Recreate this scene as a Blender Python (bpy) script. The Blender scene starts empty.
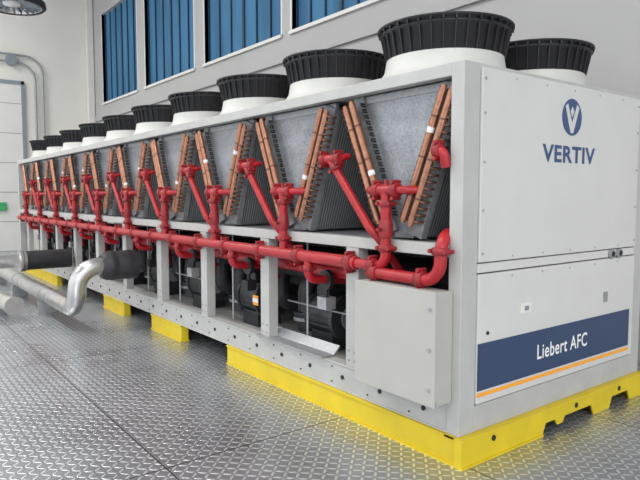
import bpy, bmesh, math, random
from mathutils import Vector, Matrix
random.seed(3)
scene=bpy.context.scene
try:
    scene.view_settings.view_transform='Standard'
    scene.view_settings.look='None'
except Exception: pass

# ---------------- materials ----------------
def mat(name,col,rough=.5,metal=0.0,var=0.0,vscale=6,bump=0.0,bscale=60,emit=None,estr=0):
    m=bpy.data.materials.new(name); m.use_nodes=True
    nt=m.node_tree; n=nt.nodes; b=n['Principled BSDF']
    b.inputs['Base Color'].default_value=(*col,1)
    b.inputs['Roughness'].default_value=rough
    b.inputs['Metallic'].default_value=metal
    tc=n.new('ShaderNodeTexCoord')
    if var>0:
        nz=n.new('ShaderNodeTexNoise'); nz.inputs['Scale'].default_value=vscale; nz.inputs['Detail'].default_value=5
        nt.links.new(tc.outputs['Object'],nz.inputs['Vector'])
        cr=n.new('ShaderNodeValToRGB')
        cr.color_ramp.elements[0].position=.3; cr.color_ramp.elements[1].position=.7
        cr.color_ramp.elements[0].color=(*[c*(1-var) for c in col],1)
        cr.color_ramp.elements[1].color=(*[min(1,c*(1+var)) for c in col],1)
        nt.links.new(nz.outputs['Fac'],cr.inputs['Fac']); nt.links.new(cr.outputs['Color'],b.inputs['Base Color'])
    if bump>0:
        nz=n.new('ShaderNodeTexNoise'); nz.inputs['Scale'].default_value=bscale
        nt.links.new(tc.outputs['Object'],nz.inputs['Vector'])
        bp=n.new('ShaderNodeBump'); bp.inputs['Strength'].default_value=bump; bp.inputs['Distance'].default_value=.01
        nt.links.new(nz.outputs['Fac'],bp.inputs['Height']); nt.links.new(bp.outputs['Normal'],b.inputs['Normal'])
    if emit:
        b.inputs['Emission Color'].default_value=(*emit,1); b.inputs['Emission Strength'].default_value=estr
    return m
M_white=mat('panel_white',(.565,.56,.54),.4,0,.03,3)
M_frame=mat('frame_grey',(.42,.42,.405),.5,0,.06,5)
M_fanw=mat('fan_base_white',(.53,.53,.50),.5,0,.04,5)
M_yel=mat('yellow_paint',(.64,.48,.012),.5,0,.08,4,.05,40)
M_red=mat('red_pipe',(.36,.010,.016),.40,0,.15,8,.05,80)
M_redd=mat('red_coupling',(.26,.012,.017),.48,0,.25,20,.1,60)
M_copper=mat('copper',(.40,.19,.12),.3,.7,.2,25)
M_copperd=mat('copper_dark',(.16,.08,.055),.4,.6,.25,12)
M_black=mat('black_plastic',(.010,.010,.012),.5)
M_pump=mat('pump_black',(.028,.030,.034),.42,.1,.2,10)
M_insul=mat('black_insulation',(.022,.022,.025),.5,0,.3,10,.2,30)
M_steel=mat('stainless',(.54,.53,.52),.28,.9,.12,8,.05,30)
M_galv=mat('galvanised',(.34,.35,.36),.45,.4,.12,30)
M_galvd=mat('galvanised_dull',(.24,.245,.25),.5,.3,.2,20)
M_back=mat('inner_panel_grey',(.34,.34,.33),.6,0,.08,5)
M_box=mat('box_beige',(.40,.395,.36),.45,0,.03,4)
M_navy=mat('navy',(.028,.052,.115),.4)
M_navy2=mat('navy_logo',(.03,.07,.17),.4)
M_orange=mat('orange',(.85,.36,.03),.4)
M_letter=mat('letter_white',(.8,.8,.8),.4)
M_dark=mat('dark_hole',(.015,.015,.015),.8)
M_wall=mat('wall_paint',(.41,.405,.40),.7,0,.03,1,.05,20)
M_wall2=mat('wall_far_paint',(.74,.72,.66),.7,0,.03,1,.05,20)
M_ceil=mat('ceiling_paint',(.6,.6,.6),.8,0,.03,1)
M_mull=mat('mullion',(.25,.28,.31),.45,.2,.05,5)
M_mullb=mat('mullion_blue',(.015,.045,.085),.6,.1,.05,5)
M_trim=mat('trim_white',(.68,.67,.64),.5,0,.03,2)

def blueglass():
    m=bpy.data.materials.new('blue_glass'); m.use_nodes=True; nt=m.node_tree; n=nt.nodes; b=n['Principled BSDF']
    tc=n.new('ShaderNodeTexCoord'); nz=n.new('ShaderNodeTexNoise'); nz.inputs['Scale'].default_value=.7
    mp=n.new('ShaderNodeMapping'); mp.inputs['Scale'].default_value=(1,3,.5)
    nt.links.new(tc.outputs['Object'],mp.inputs['Vector']); nt.links.new(mp.outputs['Vector'],nz.inputs['Vector'])
    cr=n.new('ShaderNodeValToRGB')
    cr.color_ramp.elements[0].position=.35; cr.color_ramp.elements[1].position=.65
    cr.color_ramp.elements[0].color=(.026,.095,.18,1); cr.color_ramp.elements[1].color=(.040,.140,.26,1)
    nt.links.new(nz.outputs['Fac'],cr.inputs['Fac']); nt.links.new(cr.outputs['Color'],b.inputs['Base Color'])
    nt.links.new(cr.outputs['Color'],b.inputs['Emission Color']); b.inputs['Emission Strength'].default_value=.3  # panes glow mildly in their own blue, standing in for sky daylight
    b.inputs['Roughness'].default_value=.6; b.inputs['Specular IOR Level'].default_value=.25
    return m
M_glass=blueglass()

def perforated(name,c0,c1,scale,kind='vor'):
    m=bpy.data.materials.new(name); m.use_nodes=True; nt=m.node_tree; n=nt.nodes; b=n['Principled BSDF']
    tc=n.new('ShaderNodeTexCoord')
    cr=n.new('ShaderNodeValToRGB')
    if kind=='vor':
        v=n.new('ShaderNodeTexVoronoi'); v.inputs['Scale'].default_value=scale
        nt.links.new(tc.outputs['Object'],v.inputs['Vector']); out=v.outputs['Color']
        nz=n.new('ShaderNodeTexNoise'); nz.inputs['Scale'].default_value=4; nt.links.new(tc.outputs['Object'],nz.inputs['Vector'])
        mx=n.new('ShaderNodeMath'); mx.operation='MULTIPLY_ADD'; nt.links.new(out,mx.inputs[0]); mx.inputs[1].default_value=.5
        nt.links.new(nz.outputs['Fac'],mx.inputs[2]); out=mx.outputs[0]
        cr.color_ramp.elements[0].position=.35; cr.color_ramp.elements[1].position=1.0
    else:
        v=n.new('ShaderNodeTexWave'); v.wave_type='BANDS'; v.bands_direction='X'; v.inputs['Scale'].default_value=scale
        v.inputs['Distortion'].default_value=0
        nt.links.new(tc.outputs['Object'],v.inputs['Vector']); out=v.outputs['Fac']
        bp=n.new('ShaderNodeBump'); bp.inputs['Strength'].default_value=.4; bp.inputs['Distance'].default_value=.005
        nt.links.new(out,bp.inputs['Height']); nt.links.new(bp.outputs['Normal'],b.inputs['Normal'])
    cr.color_ramp.elements[0].color=(*c0,1); cr.color_ramp.elements[1].color=(*c1,1)
    nt.links.new(out,cr.inputs['Fac']); nt.links.new(cr.outputs['Color'],b.inputs['Base Color'])
    b.inputs['Metallic'].default_value=.35; b.inputs['Roughness'].default_value=.42
    return m
M_vpan=perforated('galvanised_spangle',(.16,.17,.185),(.32,.335,.36),80)
M_fin=perforated('coil_fins',(.11,.115,.12),(.36,.37,.385),12,'wave')

def diamond():
    m=bpy.data.materials.new('diamond_plate'); m.use_nodes=True; nt=m.node_tree; N=nt.nodes; b=N['Principled BSDF']; L=nt.links
    tc=N.new('ShaderNodeTexCoord'); sp=N.new('ShaderNodeSeparateXYZ'); L.new(tc.outputs['Object'],sp.inputs[0])
    def ma(op,a,bb=None,c=None):
        x=N.new('ShaderNodeMath'); x.operation=op
        for i,v in enumerate((a,bb,c)):
            if v is None: continue
            if isinstance(v,(int,float)): x.inputs[i].default_value=v
            else: L.new(v,x.inputs[i])
        return x.outputs[0]
    C=.055
    u=ma('DIVIDE',sp.outputs[0],C); v=ma('DIVIDE',sp.outputs[1],C)
    fx=ma('SUBTRACT',ma('FRACT',u),.5); fy=ma('SUBTRACT',ma('FRACT',v),.5)
    par=ma('MODULO',ma('ADD',ma('ADD',ma('FLOOR',u),ma('FLOOR',v)),2000),2)
    s=ma('SUBTRACT',ma('MULTIPLY',par,2),1)
    sf=ma('MULTIPLY',s,fy)
    p=ma('MULTIPLY',ma('ADD',fx,sf),1.0/.60*.707); q=ma('MULTIPLY',ma('SUBTRACT',fx,sf),1.0/.18*.707)
    d=ma('ADD',ma('MULTIPLY',p,p),ma('MULTIPLY',q,q))
    mr=N.new('ShaderNodeMapRange'); mr.interpolation_type='SMOOTHSTEP'
    L.new(d,mr.inputs['Value']); mr.inputs['From Min'].default_value=1.1; mr.inputs['From Max'].default_value=.3
    jx=ma('LESS_THAN',ma('ABSOLUTE',ma('SUBTRACT',ma('FRACT',ma('DIVIDE',ma('ADD',sp.outputs[0],.7),1.5)),.5)),.0035)
    jy=ma('LESS_THAN',ma('ABSOLUTE',ma('SUBTRACT',ma('FRACT',ma('DIVIDE',ma('ADD',sp.outputs[1],.4),3.0)),.5)),.0018)
    j=ma('MAXIMUM',jx,jy)
    nz=N.new('ShaderNodeTexNoise'); nz.inputs['Scale'].default_value=1.1; nz.inputs['Detail'].default_value=8; nz.inputs['Roughness'].default_value=.65; L.new(tc.outputs['Object'],nz.inputs['Vector'])
    cr=N.new('ShaderNodeValToRGB'); L.new(nz.outputs['Fac'],cr.inputs['Fac'])
    cr.color_ramp.elements[0].position=.3; cr.color_ramp.elements[1].position=.7
    cr.color_ramp.elements[0].color=(.30,.325,.36,1); cr.color_ramp.elements[1].color=(.46,.485,.52,1)
    mx=N.new('ShaderNodeMix'); mx.data_type='RGBA'; L.new(mr.outputs[0],mx.inputs[0]); L.new(cr.outputs[0],mx.inputs[6]); mx.inputs[7].default_value=(.84,.86,.88,1)
    mx2=N.new('ShaderNodeMix'); mx2.data_type='RGBA'; L.new(j,mx2.inputs[0]); L.new(mx.outputs[2],mx2.inputs[6]); mx2.inputs[7].default_value=(.08,.08,.08,1)
    L.new(mx2.outputs[2],b.inputs['Base Color'])
    rr=N.new('ShaderNodeMapRange'); L.new(nz.outputs['Fac'],rr.inputs['Value']); rr.inputs['From Min'].default_value=.3; rr.inputs['From Max'].default_value=.7
    rr.inputs['To Min'].default_value=.22; rr.inputs['To Max'].default_value=.36; L.new(rr.outputs[0],b.inputs['Roughness'])
    bp=N.new('ShaderNodeBump'); bp.inputs['Strength'].default_value=.6; bp.inputs['Distance'].default_value=.005
    L.new(mr.outputs[0],bp.inputs['Height']); L.new(bp.outputs['Normal'],b.inputs['Normal'])
    b.inputs['Metallic'].default_value=.75
    return m
M_floor=diamond()

# ---------------- mesh builder ----------------
class MB:
    def __init__(s): s.bm=bmesh.new(); s.mats=[]
    def mi(s,m):
        if m not in s.mats: s.mats.append(m)
        return s.mats.index(m)
    def face(s,pts,m,smooth=False):
        f=s.bm.faces.new([s.bm.verts.new(p) for p in pts]); f.material_index=s.mi(m); f.smooth=smooth; return f
    def hexa(s,c,m):
        v=[s.bm.verts.new(p) for p in c]; i=s.mi(m)
        for q in ((3,2,1,0),(4,5,6,7),(0,1,5,4),(1,2,6,5),(2,3,7,6),(3,0,4,7)):
            f=s.bm.faces.new([v[k] for k in q]); f.material_index=i
    def box(s,x0,x1,y0,y1,z0,z1,m):
        s.hexa([(x0,y0,z0),(x1,y0,z0),(x1,y1,z0),(x0,y1,z0),(x0,y0,z1),(x1,y0,z1),(x1,y1,z1),(x0,y1,z1)],m)
    def prism(s,poly,vec,m):
        a=[Vector(p) for p in poly]; vec=Vector(vec); b=[p+vec for p in a]; i=s.mi(m)
        va=[s.bm.verts.new(p) for p in a]; vb=[s.bm.verts.new(p) for p in b]
        fs=[s.bm.faces.new(va[::-1]),s.bm.faces.new(vb)]
        for k in range(len(a)):
            l=(k+1)%len(a); fs.append(s.bm.faces.new([va[k],va[l],vb[l],vb[k]]))
        for f in fs: f.material_index=i
    def tube(s,path,r,m,seg=16,caps=True,radii=None):
        P=[Vector(p) for p in path]; i=s.mi(m); n=len(P)
        T=[]
        for k in range(n):
            if k==0: t=P[1]-P[0]
            elif k==n-1: t=P[-1]-P[-2]
            else: t=(P[k+1]-P[k]).normalized()+(P[k]-P[k-1]).normalized()
            if t.length<1e-9: t=T[-1]
            T.append(t.normalized())
        up=Vector((0,0,1)) if abs(T[0].z)<.9 else Vector((1,0,0))
        nn=T[0].cross(up).normalized(); rings=[]
        for k in range(n):
            if k>0:
                ax=T[k-1].cross(T[k])
                if ax.length>1e-7: nn=Matrix.Rotation(T[k-1].angle(T[k]),3,ax.normalized())@nn
            bb=T[k].cross(nn); rr=radii[k] if radii else r
            rings.append([P[k]+(nn*math.cos(2*math.pi*j/seg)+bb*math.sin(2*math.pi*j/seg))*rr for j in range(seg)])
        vs=[[s.bm.verts.new(p) for p in R] for R in rings]
        for k in range(n-1):
            for j in range(seg):
                f=s.bm.faces.new([vs[k][j],vs[k][(j+1)%seg],vs[k+1][(j+1)%seg],vs[k+1][j]]); f.material_index=i; f.smooth=True
        if caps:
            for R,rev in ((rings[0],True),(rings[-1],False)):
                c=[s.bm.verts.new(p) for p in (R[::-1] if rev else R)]
                f=s.bm.faces.new(c); f.material_index=i
    def cyl(s,a,b,r,m,seg=16,r2=None):
        s.tube([a,b],r,m,seg,True,[r,r2 if r2 is not None else r])
    def lathe(s,c,prof,m,seg=48,smooth=True):
        i=s.mi(m); c=Vector(c)
        vs=[[s.bm.verts.new(c+Vector((r*math.cos(2*math.pi*j/seg),r*math.sin(2*math.pi*j/seg),z))) for j in range(seg)] for r,z in prof]
        for k in range(len(prof)-1):
            for j in range(seg):
                f=s.bm.faces.new([vs[k][j],vs[k][(j+1)%seg],vs[k+1][(j+1)%seg],vs[k+1][j]]); f.material_index=i; f.smooth=smooth
    def ring(s,c,R,r,m,seg=32):
        pts=[Vector(c)+Vector((R*math.cos(2*math.pi*j/seg),R*math.sin(2*math.pi*j/seg),0)) for j in range(seg+1)]
        s.tube(pts,r,m,6,False)
    def mesh(s,name):
        bmesh.ops.recalc_face_normals(s.bm,faces=s.bm.faces)
        me=bpy.data.meshes.new(name); s.bm.to_mesh(me); s.bm.free()
        for m in s.mats: me.materials.append(m)
        return me
    def obj(s,name,parent=None,bevel=0):
        o=bpy.data.objects.new(name,s.mesh(name)); scene.collection.objects.link(o)
        if parent: o.parent=parent
        if bevel:
            md=o.modifiers.new('bevel','BEVEL'); md.width=bevel; md.segments=2; md.limit_method='ANGLE'; md.angle_limit=math.radians(50)
        return o
def fillet(pts,rad,steps=7):
    P=[Vector(p) for p in pts]; out=[P[0]]
    for k in range(1,len(P)-1):
        a,b,c=P[k-1],P[k],P[k+1]; d1=(a-b).normalized(); d2=(c-b).normalized()
        ang=d1.angle(d2)
        if ang>math.pi-.02: out.append(b); continue
        t=min(rad/math.tan(ang/2),(a-b).length*.49 if k>1 else (a-b).length*.95,(c-b).length*.49 if k<len(P)-2 else (c-b).length*.95)
        rr=t*math.tan(ang/2)
        cen=b+(d1+d2).normalized()*(rr/math.sin(ang/2))
        s=b+d1*t-cen; e=b+d2*t-cen; tot=s.angle(e); ax=s.cross(e).normalized()
        for i in range(steps+1): out.append(cen+Matrix.Rotation(tot*i/steps,3,ax)@s)
    out.append(P[-1]); return out
def empty(name):
    e=bpy.data.objects.new(name,None); scene.collection.objects.link(e); return e

# ---------------- room ----------------
WX=3.34; FY=18.1; H=8.6
b=MB(); b.box(-12,WX+.3,-9,FY+.3,-.1,0,M_floor); b.obj('floor')
b=MB(); b.box(-12,WX+.3,-9,FY+.3,H,H+.15,M_ceil); b.obj('ceiling')
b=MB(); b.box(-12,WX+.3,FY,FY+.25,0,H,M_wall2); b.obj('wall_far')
wins=[(14.1,17.05),(10.55,13.5),(6.95,10.0),(4.1,6.6),(.6,3.4),(-2.8,0)]
WZ0,WZ1=4.62,7.35
b=MB()
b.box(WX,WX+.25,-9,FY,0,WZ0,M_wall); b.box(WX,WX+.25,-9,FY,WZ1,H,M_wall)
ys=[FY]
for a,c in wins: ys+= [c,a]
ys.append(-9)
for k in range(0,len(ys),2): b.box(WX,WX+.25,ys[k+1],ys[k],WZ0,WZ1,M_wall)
b.obj('wall_right')
for i,(a,c) in enumerate(wins):
    b=MB()
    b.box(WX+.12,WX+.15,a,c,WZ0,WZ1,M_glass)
    np_=6
    for k in range(np_+1):
        y=a+(c-a)*k/np_; w=.035 if k in(0,3,np_) else .014
        b.box(WX+.085,WX+.13,max(a,y-w),min(c,y+w),WZ0,WZ1,M_mullb)
    b.box(WX-.01,WX+.13,a-.05,a,WZ0-.05,WZ1,M_trim); b.box(WX-.01,WX+.13,c,c+.05,WZ0-.05,WZ1,M_trim)
    b.box(WX-.05,WX+.12,a-.05,c+.05,WZ0-.06,WZ0,M_trim)
    b.obj('window_%d'%(i+1))
b=MB(); b.box(WX-.22,WX-.02,FY-.24,FY-.02,0,H,M_trim); b.obj('trim_1',bevel=.01)
b=MB(); b.box(WX-.06,WX-.005,-9,FY-.3,4.1,4.28,M_wall); b.obj('trim_2')
b=MB()
b.box(-3.2,1.15,FY-.06,FY-.01,0.01,5.1,M_trim)
for z in (.9,1.8,2.7,3.6,4.5): b.box(-3.2,1.15,FY-.065,FY-.058,z,z+.02,M_galv)
b.box(1.15,1.24,FY-.1,FY-.01,0.01,5.2,M_mull); b.box(-3.29,-3.2,FY-.1,FY-.01,0.01,5.2,M_mull); b.box(-3.29,1.24,FY-.1,FY-.01,5.1,5.2,M_mull)
b.obj('door_1')
b=MB()
for o in (0,.22):
    b.tube(fillet([(-3,FY-.12,5.75+o),(1.55+o,FY-.12,5.75+o),(1.55+o,FY-.12,1.2)],.5),.035,M_galv,8)
b.cyl((.9,FY-.22,5.8),(.9,FY-.04,5.8),.16,M_mull,20); b.obj('wall_conduit')
b=MB(); b.box(.3,.62,FY-.14,FY-.1,1.25,1.5,mat('sign_green',(.05,.35,.12),.5)); b.obj('exit_sign')

# pendant lamp
b=MB(); lc=(-1.43,5.3,3.85)
b.lathe(lc,[(.10,.16),(.30,.10),(.35,.05),(.36,0),(.34,-.02),(.31,-.01)],M_black,48)
b.lathe(lc,[(.31,-.01),(.27,.02),(.10,.05),(.0001,.05)],M_steel,48)
for k in range(24):
    a=2*math.pi*k/24; c,s=math.cos(a),math.sin(a)
    b.tube([Vector(lc)+Vector((c*.1,s*.1,.03)),Vector(lc)+Vector((c*.3,s*.3,-.005))],.012,M_mull,6)
b.lathe(lc,[(.0001,-.01),(.09,0),(.10,.05)],M_letter,24)
b.cyl(Vector(lc)+Vector((0,0,.12)),Vector(lc)+Vector((0,0,.3)),.10,M_black)
b.cyl(Vector(lc)+Vector((0,0,.3)),(lc[0],lc[1],H),.012,M_galv,8)
b.obj('pendant_lamp')
b=MB()
b.cyl((-6,12,6.6),(3.3,12,6.6),.045,M_galv,10)
for x in (-4,-1,1.5,3): b.cyl((x,12,6.6),(x,12,H),.012,M_galv,8)
b.cyl((1.4,12,6.55),(1.4,12,6.42),.06,M_mull); b.box(1.3,1.62,11.9,12.1,6.27,6.42,M_mull)
b.obj('overhead_conduit')

# ---------------- chiller ----------------
ch=empty('air_cooled_chiller')
W=2.35; LN=12.9; S=1.255; NM=10; Y0=-.01
ZB=.19; ZT=2.5
PW=.15
b=MB()
for x0 in (0,W-PW):
    for y0 in (0,LN-.1): b.box(x0,x0+PW,y0,y0+.1,ZB,ZT,M_frame)
for x0 in (0,W-.08):
    b.box(x0,x0+.08,.1,LN-.1,2.42,ZT,M_frame)
b.box(PW,W-PW,0,.06,2.46,ZT,M_frame); b.box(PW,W-PW,LN-.06,LN,2.42,ZT,M_frame)
b.box(.08,W-.08,.06,LN-.06,2.44,2.47,M_white)
for x0,sg in ((0,1),(W-.1,-1)):
    b.box(x0,x0+.1,.1,LN-.1,ZB,ZB+.015,M_frame); b.box(x0,x0+.1,.1,LN-.1,.385,.40,M_frame)
    xx=x0 if sg>0 else x0+.09
    b.box(xx+.008,xx+.018,.1,LN-.1,ZB,.40,M_frame)
b.box(PW,W-PW,0.0,.08,ZB,.36,M_frame); b.box(PW,W-PW,LN-.08,LN,ZB,.36,M_frame)
for x0 in (0,W-.08): b.box(x0,x0+.08,.1,LN-.1,1.31,1.39,M_frame)
b.box(.08,W-.08,.06,LN-.06,1.36,1.385,M_galv)
py=[1.03+1.225*k for k in range(NM) if 1.03+1.225*k<LN-.3]
for x0 in (.005,W-.105):
    for y in py:
        b.box(x0,x0+.1,y-.07,y+.07,.40,1.31,M_frame)
for y in py: b.box(.1,W-.1,y-.05,y+.05,.22,.32,M_frame)
b.obj('frame',ch,bevel=.004)
b=MB()
y=.3
while y<LN-.2:
    b.cyl((.0,y,.295),(.0095,y,.295),.017,M_dark,14)
    b.cyl((.0,y+.13,.235),(.0095,y+.13,.235),.006,M_dark,10)
    b.cyl((.0,y+.13,.355),(.0095,y+.13,.355),.006,M_dark,10)
    y+=.42
for y in py:
    for z in (.45,.52,1.2,1.27):
        for dy in (-.035,.035): b.cyl((-.002,y+dy,z),(.006,y+dy,z),.008,M_galv,8)
b.obj('rail_holes',ch)

# end panels
b=MB()
b.box(PW+.005,W-PW-.005,-.012,.03,1.275,2.475,M_white)
b.box(PW+.005,W-PW-.005,-.012,.03,.37,1.20,M_white)
b.box(PW+.005,W-PW-.005,-.004,.03,1.208,1.267,M_white)
b.obj('end_panels',ch,bevel=.005)
b=MB()
for z in (1.33,1.6,1.9,2.2,2.41):
    for x in (PW+.035,W-PW-.035): b.cyl((x,-.016,z),(x,-.01,z),.009,M_galv,10)
for x in (.5,.85,1.2,1.55,1.9):
    for z in (2.44,1.30,1.17): b.cyl((x,-.015,z),(x,-.01,z),.007,M_galv,8)
for x in (1.80,1.92):
    b.cyl((x,-.03,1.235),(x,-.005,1.235),.036,M_galv,18); b.cyl((x,-.034,1.235),(x,-.03,1.235),.022,M_dark,14)
b.box(.60,.72,-.02,-.012,.90,.97,M_trim); b.box(.64,.68,-.026,-.02,.92,.95,M_mull)
b.box(1.70,1.76,-.018,-.012,.86,.94,M_galv)
b.cyl((.25,-.02,.82),(.25,-.01,.82),.012,M_dark,10)
b.obj('panel_fasteners',ch)
b=MB(); b.box(PW+.005,2.13,-.0145,-.012,.455,.76,M_navy); b.box(PW+.005,2.13,-.0145,-.012,.415,.44,M_orange)
b.obj('stripe_decal',ch)
b=MB(); cx,cz,R=1.17,2.25,.13
def disc(bb,cx,cz,R,y,m,n=48):
    bb.face([(cx+R*math.cos(2*math.pi*k/n),y,cz+R*math.sin(2*math.pi*k/n)) for k in range(n)],m)
disc(b,cx,cz,R,-.0135,M_navy2)
def pl(pts,y,m): b.face([(cx+p[0]*R,y,cz+p[1]*R) for p in pts],m)
pl([(-.70,.56),(-.46,.72),(0,-.30),(.46,.72),(.70,.56),(.14,-.86),(-.14,-.86)],-.0145,M_white)
pl([(-.18,.32),(0,.60),(.18,.32),(0,-.02)],-.0145,M_white)
b.obj('round_emblem',ch)
def text(t,cx,cz,height,width,m,name,bold=0,y=-.014):
    cu=bpy.data.curves.new(name,'FONT'); cu.body=t; cu.size=1; cu.offset=bold; cu.space_character=1.08
    o=bpy.data.objects.new(name,cu); scene.collection.objects.link(o)
    bpy.context.view_layer.update()
    me=bpy.data.meshes.new_from_object(o.evaluated_get(bpy.context.evaluated_depsgraph_get()))
    bpy.data.objects.remove(o)
    xs=[v.co.x for v in me.vertices]; zs=[v.co.y for v in me.vertices]
    sx=width/(max(xs)-min(xs)); sz=height/(max(zs)-min(zs)); mx=(max(xs)+min(xs))/2; mz=(max(zs)+min(zs))/2
    for v in me.vertices: v.co=Vector(((v.co.x-mx)*sx+cx,y,(v.co.y-mz)*sz+cz))
    me.materials.clear(); me.materials.append(m)
    o=bpy.data.objects.new(name,me); scene.collection.objects.link(o); o.parent=ch
text('VERTIV',1.155,1.985,.12,.69,M_navy2,'end_panel_lettering',.03)
text('Liebert AFC',1.14,.605,.105,.66,M_letter,'stripe_lettering',.012,-.0155)

# V coils
b=MB(); hd=MB(); vp=MB()
TO,BO=.13,.47
for k in range(NM):
    y0=Y0+S*k
    zt,zb=2.38,1.46
    for (yt,yb,sg) in ((y0+TO,y0+BO,1),(y0+S-TO+.02,y0+S-BO,-1)):
        d=Vector((0,yb-yt,zb-zt)).normalized(); nrm=Vector((0,d.z,-d.y)); 
        if nrm.y*sg<0: nrm=-nrm
        A=Vector((.16,yt,zt)); B=Vector((.16,yb,zb-.05)); th=.10
        b.prism([A,B,B+nrm*th,A+nrm*th],(W-.32,0,0),M_fin)
        A=Vector((.10,yt,zt)); B=Vector((.10,yb,zb-.05))
        vp.prism([A-nrm*.03,B-nrm*.03,B+nrm*.12,A+nrm*.12],(.06,0,0),M_galvd)
        t0=Vector((.03,yt,zt-.04)); b0=Vector((.03,yb,zb+.05))
        for off in (-.003,.071):
            p=t0+nrm*off; q=b0+nrm*off
            hd.tube([p,q],.025,M_copper,16)
            for f in (.2,.5,.8):
                c=p.lerp(q,f); hd.tube([c-d*.006,c+d*.006],.028,M_copperd,16)
            for e,dd in ((p,-d),(q,d)): hd.tube([e,e+dd*.02],.018,M_copper,10)
        if k%2==0 or sg>0:
            c=t0.lerp(b0,random.choice((.3,.38,.62)))+nrm*.071; hd.tube([c-d*.018,c+d*.018],.026,M_letter,12)
        hd.prism([t0+nrm*.026,b0+nrm*.026,b0+nrm*.042,t0+nrm*.042],(.03,0,0),M_dark)
        for j in range(19):
            f=(j+.5)/19; p=t0.lerp(b0,f)
            q=p-nrm*.045
            hd.tube([p,q,q+Vector((.07,0,0))],.009,M_copperd,6)
            q=p+nrm*.13
            hd.tube([q+Vector((.07,0,0)),q+Vector((.035,0,0)),q+d*.02+Vector((.035,0,0)),q+d*.02+Vector((.07,0,0))],.008,M_dark,6)
    vp.prism([(.13,y0+.2,zt+.03),(.13,y0+.54,zb-.06),(.13,y0+S-.54,zb-.06),(.13,y0+S-.2,zt+.03)],(.012,0,0),M_vpan)
    vp.box(.12,.15,y0+.12,y0+S-.10,2.37,2.42,M_galv)
b.obj('coil_slabs',ch); vp.obj('coil_end_plates',ch); hd.obj('copper_headers',ch)

# red piping
r=MB()
def coup(p,axis,rr=.06,l=.05):
    p=Vector(p); ax=Vector(axis).normalized()
    r.tube([p-ax*l*.5,p-ax*l*.42,p+ax*l*.42,p+ax*l*.5],rr,M_redd,16,True,[rr*.9,rr*1.1,rr*1.1,rr*.9])
    perp=ax.cross(Vector((1,0,0))); 
    if perp.length<.3: perp=ax.cross(Vector((0,0,1)))
    perp.normalize()
    o=Vector((.04,0,0)) if abs(ax.x)<.5 else Vector((0,.04,0))
    for sg in (1,-1):
        c=p+perp*rr*1.2*sg
        r.tube([c-o,c+o],.014,M_redd,8)
XP=-.045; ZM=1.205
V0=Y0+S/2
r.tube([(XP,V0+.3,ZM),(XP,LN-.25,ZM)],.048,M_red,18)
r.tube([(.24,.85,1.06),(.24,LN-.25,1.06)],.052,M_red,18)
for k in range(NM):
    yc=Y0+S*k+S/2
    zc=1.73
    if k==0:
        r.tube(fillet([(XP,yc,zc),(XP,yc,ZM),(XP,yc+.35,ZM)],.09),.037,M_red,16)
        coup((XP,yc+.13,ZM),(0,1,0),.048)
    else:
        r.tube([(XP,yc,zc),(XP,yc,ZM)],.037,M_red,16)
    coup((XP,yc,zc-.09),(0,0,1),.046); coup((XP,yc,ZM+.13),(0,0,1),.046)
    r.tube([(XP,yc,1.40),(XP,yc,1.43),(XP,yc,1.50),(XP,yc,1.53)],.05,M_redd,16,True,[.04,.05,.05,.04])
    r.cyl((XP,yc,1.465),(XP-.08,yc,1.465),.012,M_redd,10)
    r.tube([(XP,yc-.12,zc),(XP,yc+.12,zc)],.038,M_red,16)
    r.cyl((XP,yc,zc),(XP,yc,zc+.07),.016,M_redd,10)
    for sg in (-1,1):
        coup((XP,yc+sg*.09,zc),(0,1,0),.046)
        r.tube(fillet([(XP,yc+sg*.1,zc),(XP,yc+sg*.17,zc),(.03,yc+sg*.22,zc)],.05),.028,M_red,12)
    coup((XP,yc+.38,ZM),(0,1,0),.058,.07)
    if k: coup((XP,yc-.22,ZM),(0,1,0),.058,.07)
    r.tube([(XP,yc-.02,ZM),(.24,yc+.2,1.06)] if k else [(XP,yc+.5,ZM),(.24,yc+.5,1.06)],.032,M_red,12)
    yd=Y0+S*k+S
    if k<NM-1:
        r.tube(fillet([(.24,yc+.08,1.07),(.02,yc+.10,1.36),(XP,yc+.17,1.47),(XP,yd-.03,1.95)],.06),.031,M_red,14)
        r.tube([(XP,yd-.13,1.97),(XP,yd+.09,1.97)],.034,M_red,14)
        coup((XP,yd-.11,1.97),(0,1,0),.041); coup((XP,yd+.06,1.97),(0,1,0),.041)
        dv=Vector((0,yd-.03-yc-.17,.50)).normalized(); p=Vector((XP,yd-.03,1.97))-dv*.09
        coup(p,dv,.038)
        for s2 in (-.14,.10): r.tube([(XP,yd+s2,1.97),(.035,yd+s2,1.99)],.023,M_red,10)
    if k>0:
        yb_=yc-.36
        r.tube(fillet([(XP,yb_,ZM),(XP,yb_,1.02),(.42,yb_,.98)],.07),.036,M_red,14)
        coup((XP,yb_,1.11),(0,0,1),.042)
        r.cyl((.12,yb_,1.0),(.16,yb_,1.0),.085,M_black,18)
        r.cyl((.14,yb_,1.0),(.14,yb_,.86),.018,M_black,10); r.box(.09,.19,yb_-.06,yb_+.06,.76,.86,M_galv if k%2 else M_black)
        r.tube([(.24,yb_-.3,1.06),(.24,yb_-.3,.8)],.04,M_red,14); coup((.24,yb_-.3,.92),(0,0,1),.05)
r.tube(fillet([(.04,.2,1.97),(XP,.2,1.97),(XP,.12,1.97),(XP+.03,.12,1.87)],.04),.032,M_red,14); coup((XP,.16,1.97),(0,1,0),.041)
r.tube(fillet([(.05,.15,1.45),(XP-.02,.11,1.42),(XP-.02,.11,1.16),(XP-.02,.78,1.16),(.24,.9,1.06)],.13,10),.04,M_red,18)
coup((XP-.02,.11,1.35),(0,0,1),.05); coup((XP-.02,.27,1.16),(0,1,0),.05,.06); coup((XP-.02,.70,1.16),(0,1,0),.05,.06)
r.obj('red_manifold_piping',ch)

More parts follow.
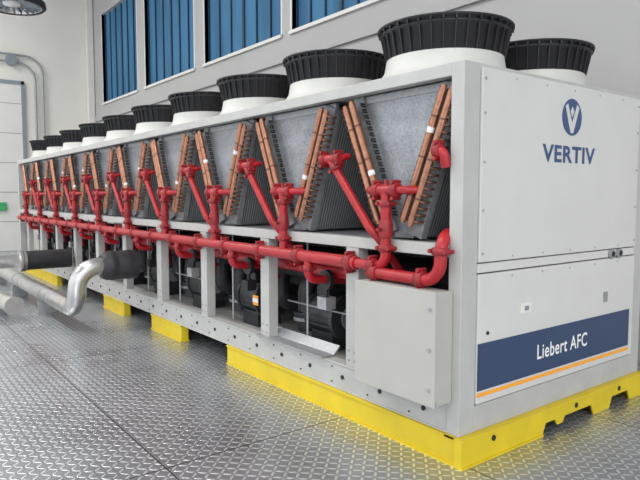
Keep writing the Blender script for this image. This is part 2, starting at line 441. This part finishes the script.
# electrical box
b=MB(); b.box(-.15,-.003,.06,.79,.40,1.105,M_box); b.box(-.168,-.151,.055,.795,.395,1.11,M_box)
for z in (.50,.75,1.0): b.cyl((-.175,.10,z),(-.168,.10,z),.013,M_galv,12)
b.box(-.155,-.15,.03,.06,.40,.43,M_galv); b.box(-.145,-.005,.2,.7,.385,.40,M_black)
b.obj('electrical_box',ch,bevel=.008)

# fans
fb=MB()
fb.lathe((0,0,0),[(.56,-.03),(.56,.0),(.49,.03),(.445,.10),(.43,.19),(.43,.2)],M_fanw)
fb.lathe((0,0,0),[(.42,.17),(.428,.175),(.455,.35),(.478,.363),(.478,.377),(.465,.382),(.465,.392),(.498,.398),(.498,.41),(.47,.41),(.435,.385),(.41,.2)],M_black)
for k in range(36):
    a=2*math.pi*k/36; c,s=math.cos(a),math.sin(a)
    fb.hexa([(c*ri-s*w*.004,s*ri+c*w*.004,z) for z,rs in ((.19,(.42,.438)),(.357,(.44,.474))) for (w,ri) in ((-1,rs[0]),(-1,rs[1]),(1,rs[1]),(1,rs[0]))],M_black)
    fb.hexa([(c*ri-s*w*.006,s*ri+c*w*.006,z) for z in (.372,.402) for (w,ri) in ((-1,.455),(-1,.492),(1,.492),(1,.455))],M_black)
for R in (.12,.2,.28,.36,.43): fb.ring((0,0,.405),R,.006,M_black,28)
for k in range(8):
    a=math.pi*k/4; fb.tube([(math.cos(a)*.1,math.sin(a)*.1,.41),(math.cos(a)*.47,math.sin(a)*.47,.41)],.007,M_black,6)
fb.lathe((0,0,0),[(.0001,.37),(.11,.37),(.13,.3),(.13,.2),(.0001,.2)],M_black,24)
for k in range(5):
    a0=2*math.pi*k/5
    P=[(r_*math.cos(a0+da),r_*math.sin(a0+da),z) for r_,da,z in ((.12,0,.22),(.40,.1,.24),(.40,.75,.33),(.12,.8,.31))]
    fb.face(P,M_black)
fme=fb.mesh('axial_fan')
for k in range(NM):
    for x in (.62,1.73):
        o=bpy.data.objects.new('axial_fan',fme); scene.collection.objects.link(o); o.parent=ch; o.location=(x,.70+1.27*k,2.5)
b=MB(); b.box(.09,W-.09,.07,LN-.07,2.472,2.498,M_frame); b.obj('roof_deck',ch)

# lower internals
b=MB()
b.tube([(.75,1.2,.62),(.75,12.4,.62)],.13,M_insul,18)
b.tube([(1.3,.9,.95),(1.3,12.4,.95)],.16,M_insul,18)
b.tube([(.45,1.2,.98),(.45,12.4,.98)],.075,M_insul,14)
for k,y in enumerate(py[:-1]):
    yc=y+.6
    b.tube(fillet([(.75,yc-.25,.62),(.42,yc-.25,.62),(.42,yc-.25,1.05)],.12),.085,M_insul,14)
    b.tube(fillet([(1.3,yc+.45,.95),(.35,yc+.45,.95),(.35,yc+.45,.45)],.15),.08,M_insul,14)
    b.cyl((.35,yc+.45,.55),(.35,yc+.45,.58),.12,M_galvd,18); b.cyl((.35,yc+.45,.60),(.35,yc+.45,.63),.12,M_black,18)
    b.cyl((.42,yc-.05,.64),(.42,yc+.30,.64),.17,M_pump,20); b.cyl((.42,yc-.09,.64),(.42,yc-.05,.64),.21,M_pump,20)
    b.cyl((.42,yc-.11,.64),(.42,yc-.09,.64),.10,M_galvd,20)
    b.cyl((.42,yc+.30,.64),(.42,yc+.34,.64),.185,M_pump,20)
    for j in range(12):
        a=math.pi*2*j/12; c,s=math.cos(a),math.sin(a)
        b.cyl((.42+c*.17,yc-.04,.64+s*.17),(.42+c*.17,yc+.29,.64+s*.17),.010,M_pump,6)
    b.box(.30,.58,yc,yc+.3,.345,.5,M_pump); b.box(.30,.52,yc+.05,yc+.22,.8,.90,M_pump)
    b.cyl((.18,yc+.20+.1*(k%3),.40),(.18,yc+.20+.1*(k%3),1.31),.010,M_galv,8)
    if k%2==0: b.cyl((.18,yc-.5,.74),(.18,yc+.5,.74),.008,M_galvd,8)
b.box(.205,.21,2.70,2.80,.60,.70,M_orange); b.box(.203,.205,2.70,2.80,.63,.67,M_letter)
b.obj('pump_and_insulated_piping',ch)
b=MB(); b.box(W-.14,W-.12,.12,LN-.12,.40,1.31,M_back); b.box(.12,W-.15,.09,LN-.09,.335,.345,M_back)
b.box(.16,W-.16,.1,.12,.40,1.31,M_back)
b.obj('inner_panels',ch)
b=MB(); b.prism([(-.03,1.35,.402),(.10,1.35,.402),(.16,1.35,.47),(.15,1.35,.48),(.09,1.35,.414),(-.03,1.35,.414)],(0,1.0,0),M_galv); b.obj('drain_tray',ch)

# ---------------- yellow skid ----------------
b=MB()
def skrail(x0,y0,y1):
    b.box(x0+.012,x0+.022,y0,y1,.0,.19,M_yel); b.box(x0,x0+.11,y0,y1,.175,.189,M_yel); b.box(x0,x0+.11,y0,y1,0.0,.014,M_yel)
    b.box(x0+.022,x0+.1,y0,y0+.012,.014,.175,M_yel); b.box(x0+.022,x0+.1,y1-.012,y1,.014,.175,M_yel)
for x0 in (-.02,W-.09):
    for a,c in ((-.03,2.95),(4.05,4.95),(5.95,6.85),(9.6,12.85)): skrail(x0,a,c)
prof=[(-.02,0),(.86,0),(.90,.085),(1.02,.085),(1.05,.04),(1.12,.04),(1.15,.085),(1.52,.085),(1.56,0),(1.8,0),(1.84,.085),(2.1,.085),(2.14,0),(W+.02,0),(W+.02,.189),(-.02,.189)]
b.prism([(x,-.04,z) for x,z in prof],(0,.012,0),M_yel)
b.box(-.02,W+.02,-.05,.10,.176,.1895,M_yel)
b.box(-.02,.86,-.05,-.035,0,.014,M_yel)
b.box(-.021,-.009,-.041,.02,0,.189,M_yel)
for x in (.3,1.3,1.95): b.cyl((x,-.045,.13),(x,-.04,.13),.02,M_dark,14)
b.obj('shipping_skid')

# ---------------- site pipework ----------------
b=MB(); yc,zc,xi,d,ins=5.35,.80,-.50,.112,.185; zlow=.27
b.tube([(-.06,yc,zc),(xi+.06,yc,zc),(xi,yc,zc)],ins,M_insul,24,True,[ins,ins,ins*.8])
for x in (-.12,-.33): b.tube([(x,yc,zc),(x-.06,yc,zc)],ins*1.04,M_insul,24)
xe=xi-.27
b.tube(fillet([(xi+.05,yc,zc),(xe,yc,zc),(xe-.04,yc+.06,zlow),(xe-.04,17.9,zlow)],.25,10),d,M_steel,24)
y=yc+1.1
while y<17.4:
    b.tube([(xe-.04,y,zlow),(xe-.04,y+.03,zlow)],d*1.06,M_steel,24)
    b.box(xe-.16,xe+.08,y+.4,y+.46,0.0,zlow-d*.8,M_galv)
    b.tube([(xe-.04,y+.41,zlow),(xe-.04,y+.45,zlow)],d*1.04,M_galv,24)
    y+=1.9
b.obj('coolant_pipe')
b=MB(); yc=8.5; z=.62
b.tube([(-.05,yc,z),(-.76,yc,z)],.16,M_insul,24)
b.tube([(-.76,yc,z),(-.80,yc,z)],.18,M_steel,24); b.tube([(-.81,yc,z),(-.85,yc,z)],.18,M_steel,24)
b.tube(fillet([(-.8,yc,z),(-1.40,yc,z),(-1.45,yc-.1,.2),(-1.3,6.55,.2)],.24,10),.11,M_steel,24)
b.tube([(-1.3,6.60,.2),(-1.297,6.54,.2)],.125,M_steel,24)
b.box(-1.5,-1.26,7.3,7.36,0,.12,M_galv)
b.obj('coolant_pipe')

# ---------------- light ----------------
w=bpy.data.worlds.new('world'); scene.world=w; w.use_nodes=True
bg=w.node_tree.nodes['Background']; bg.inputs[0].default_value=(.93,.96,1.0,1); bg.inputs[1].default_value=1.75
sun=bpy.data.lights.new('daylight_sun','SUN'); sun.energy=.95; sun.angle=math.radians(20); sun.color=(1,.98,.95)
so=bpy.data.objects.new('daylight_sun',sun); scene.collection.objects.link(so)
so.rotation_euler=Vector((.45,.75,-.42)).to_track_quat('-Z','Y').to_euler()
for i,(x,y,e) in enumerate(((-3.5,14,420),(-3.5,7,330),(-3.5,0,260),(-8,10,300))):  # unseen area lights added to brighten the far wall and hall
    al=bpy.data.lights.new('added_fill_light','AREA'); al.shape='RECTANGLE'; al.size=.6; al.size_y=4.5; al.energy=e; al.color=(1,.985,.96)
    ao=bpy.data.objects.new('added_fill_light',al); scene.collection.objects.link(ao); ao.location=(x,y,H-.12)

# ---------------- camera ----------------
cd=bpy.data.cameras.new('camera'); cd.sensor_width=36; cd.lens=598/640*36
co=bpy.data.objects.new('camera',cd); scene.collection.objects.link(co); scene.camera=co
co.location=(-2.88,-2.35,1.69)
yaw=math.radians(37.4); pit=math.radians(4.2)
fw=Vector((math.sin(yaw)*math.cos(pit),math.cos(yaw)*math.cos(pit),-math.sin(pit)))
co.rotation_euler=fw.to_track_quat('-Z','Y').to_euler()
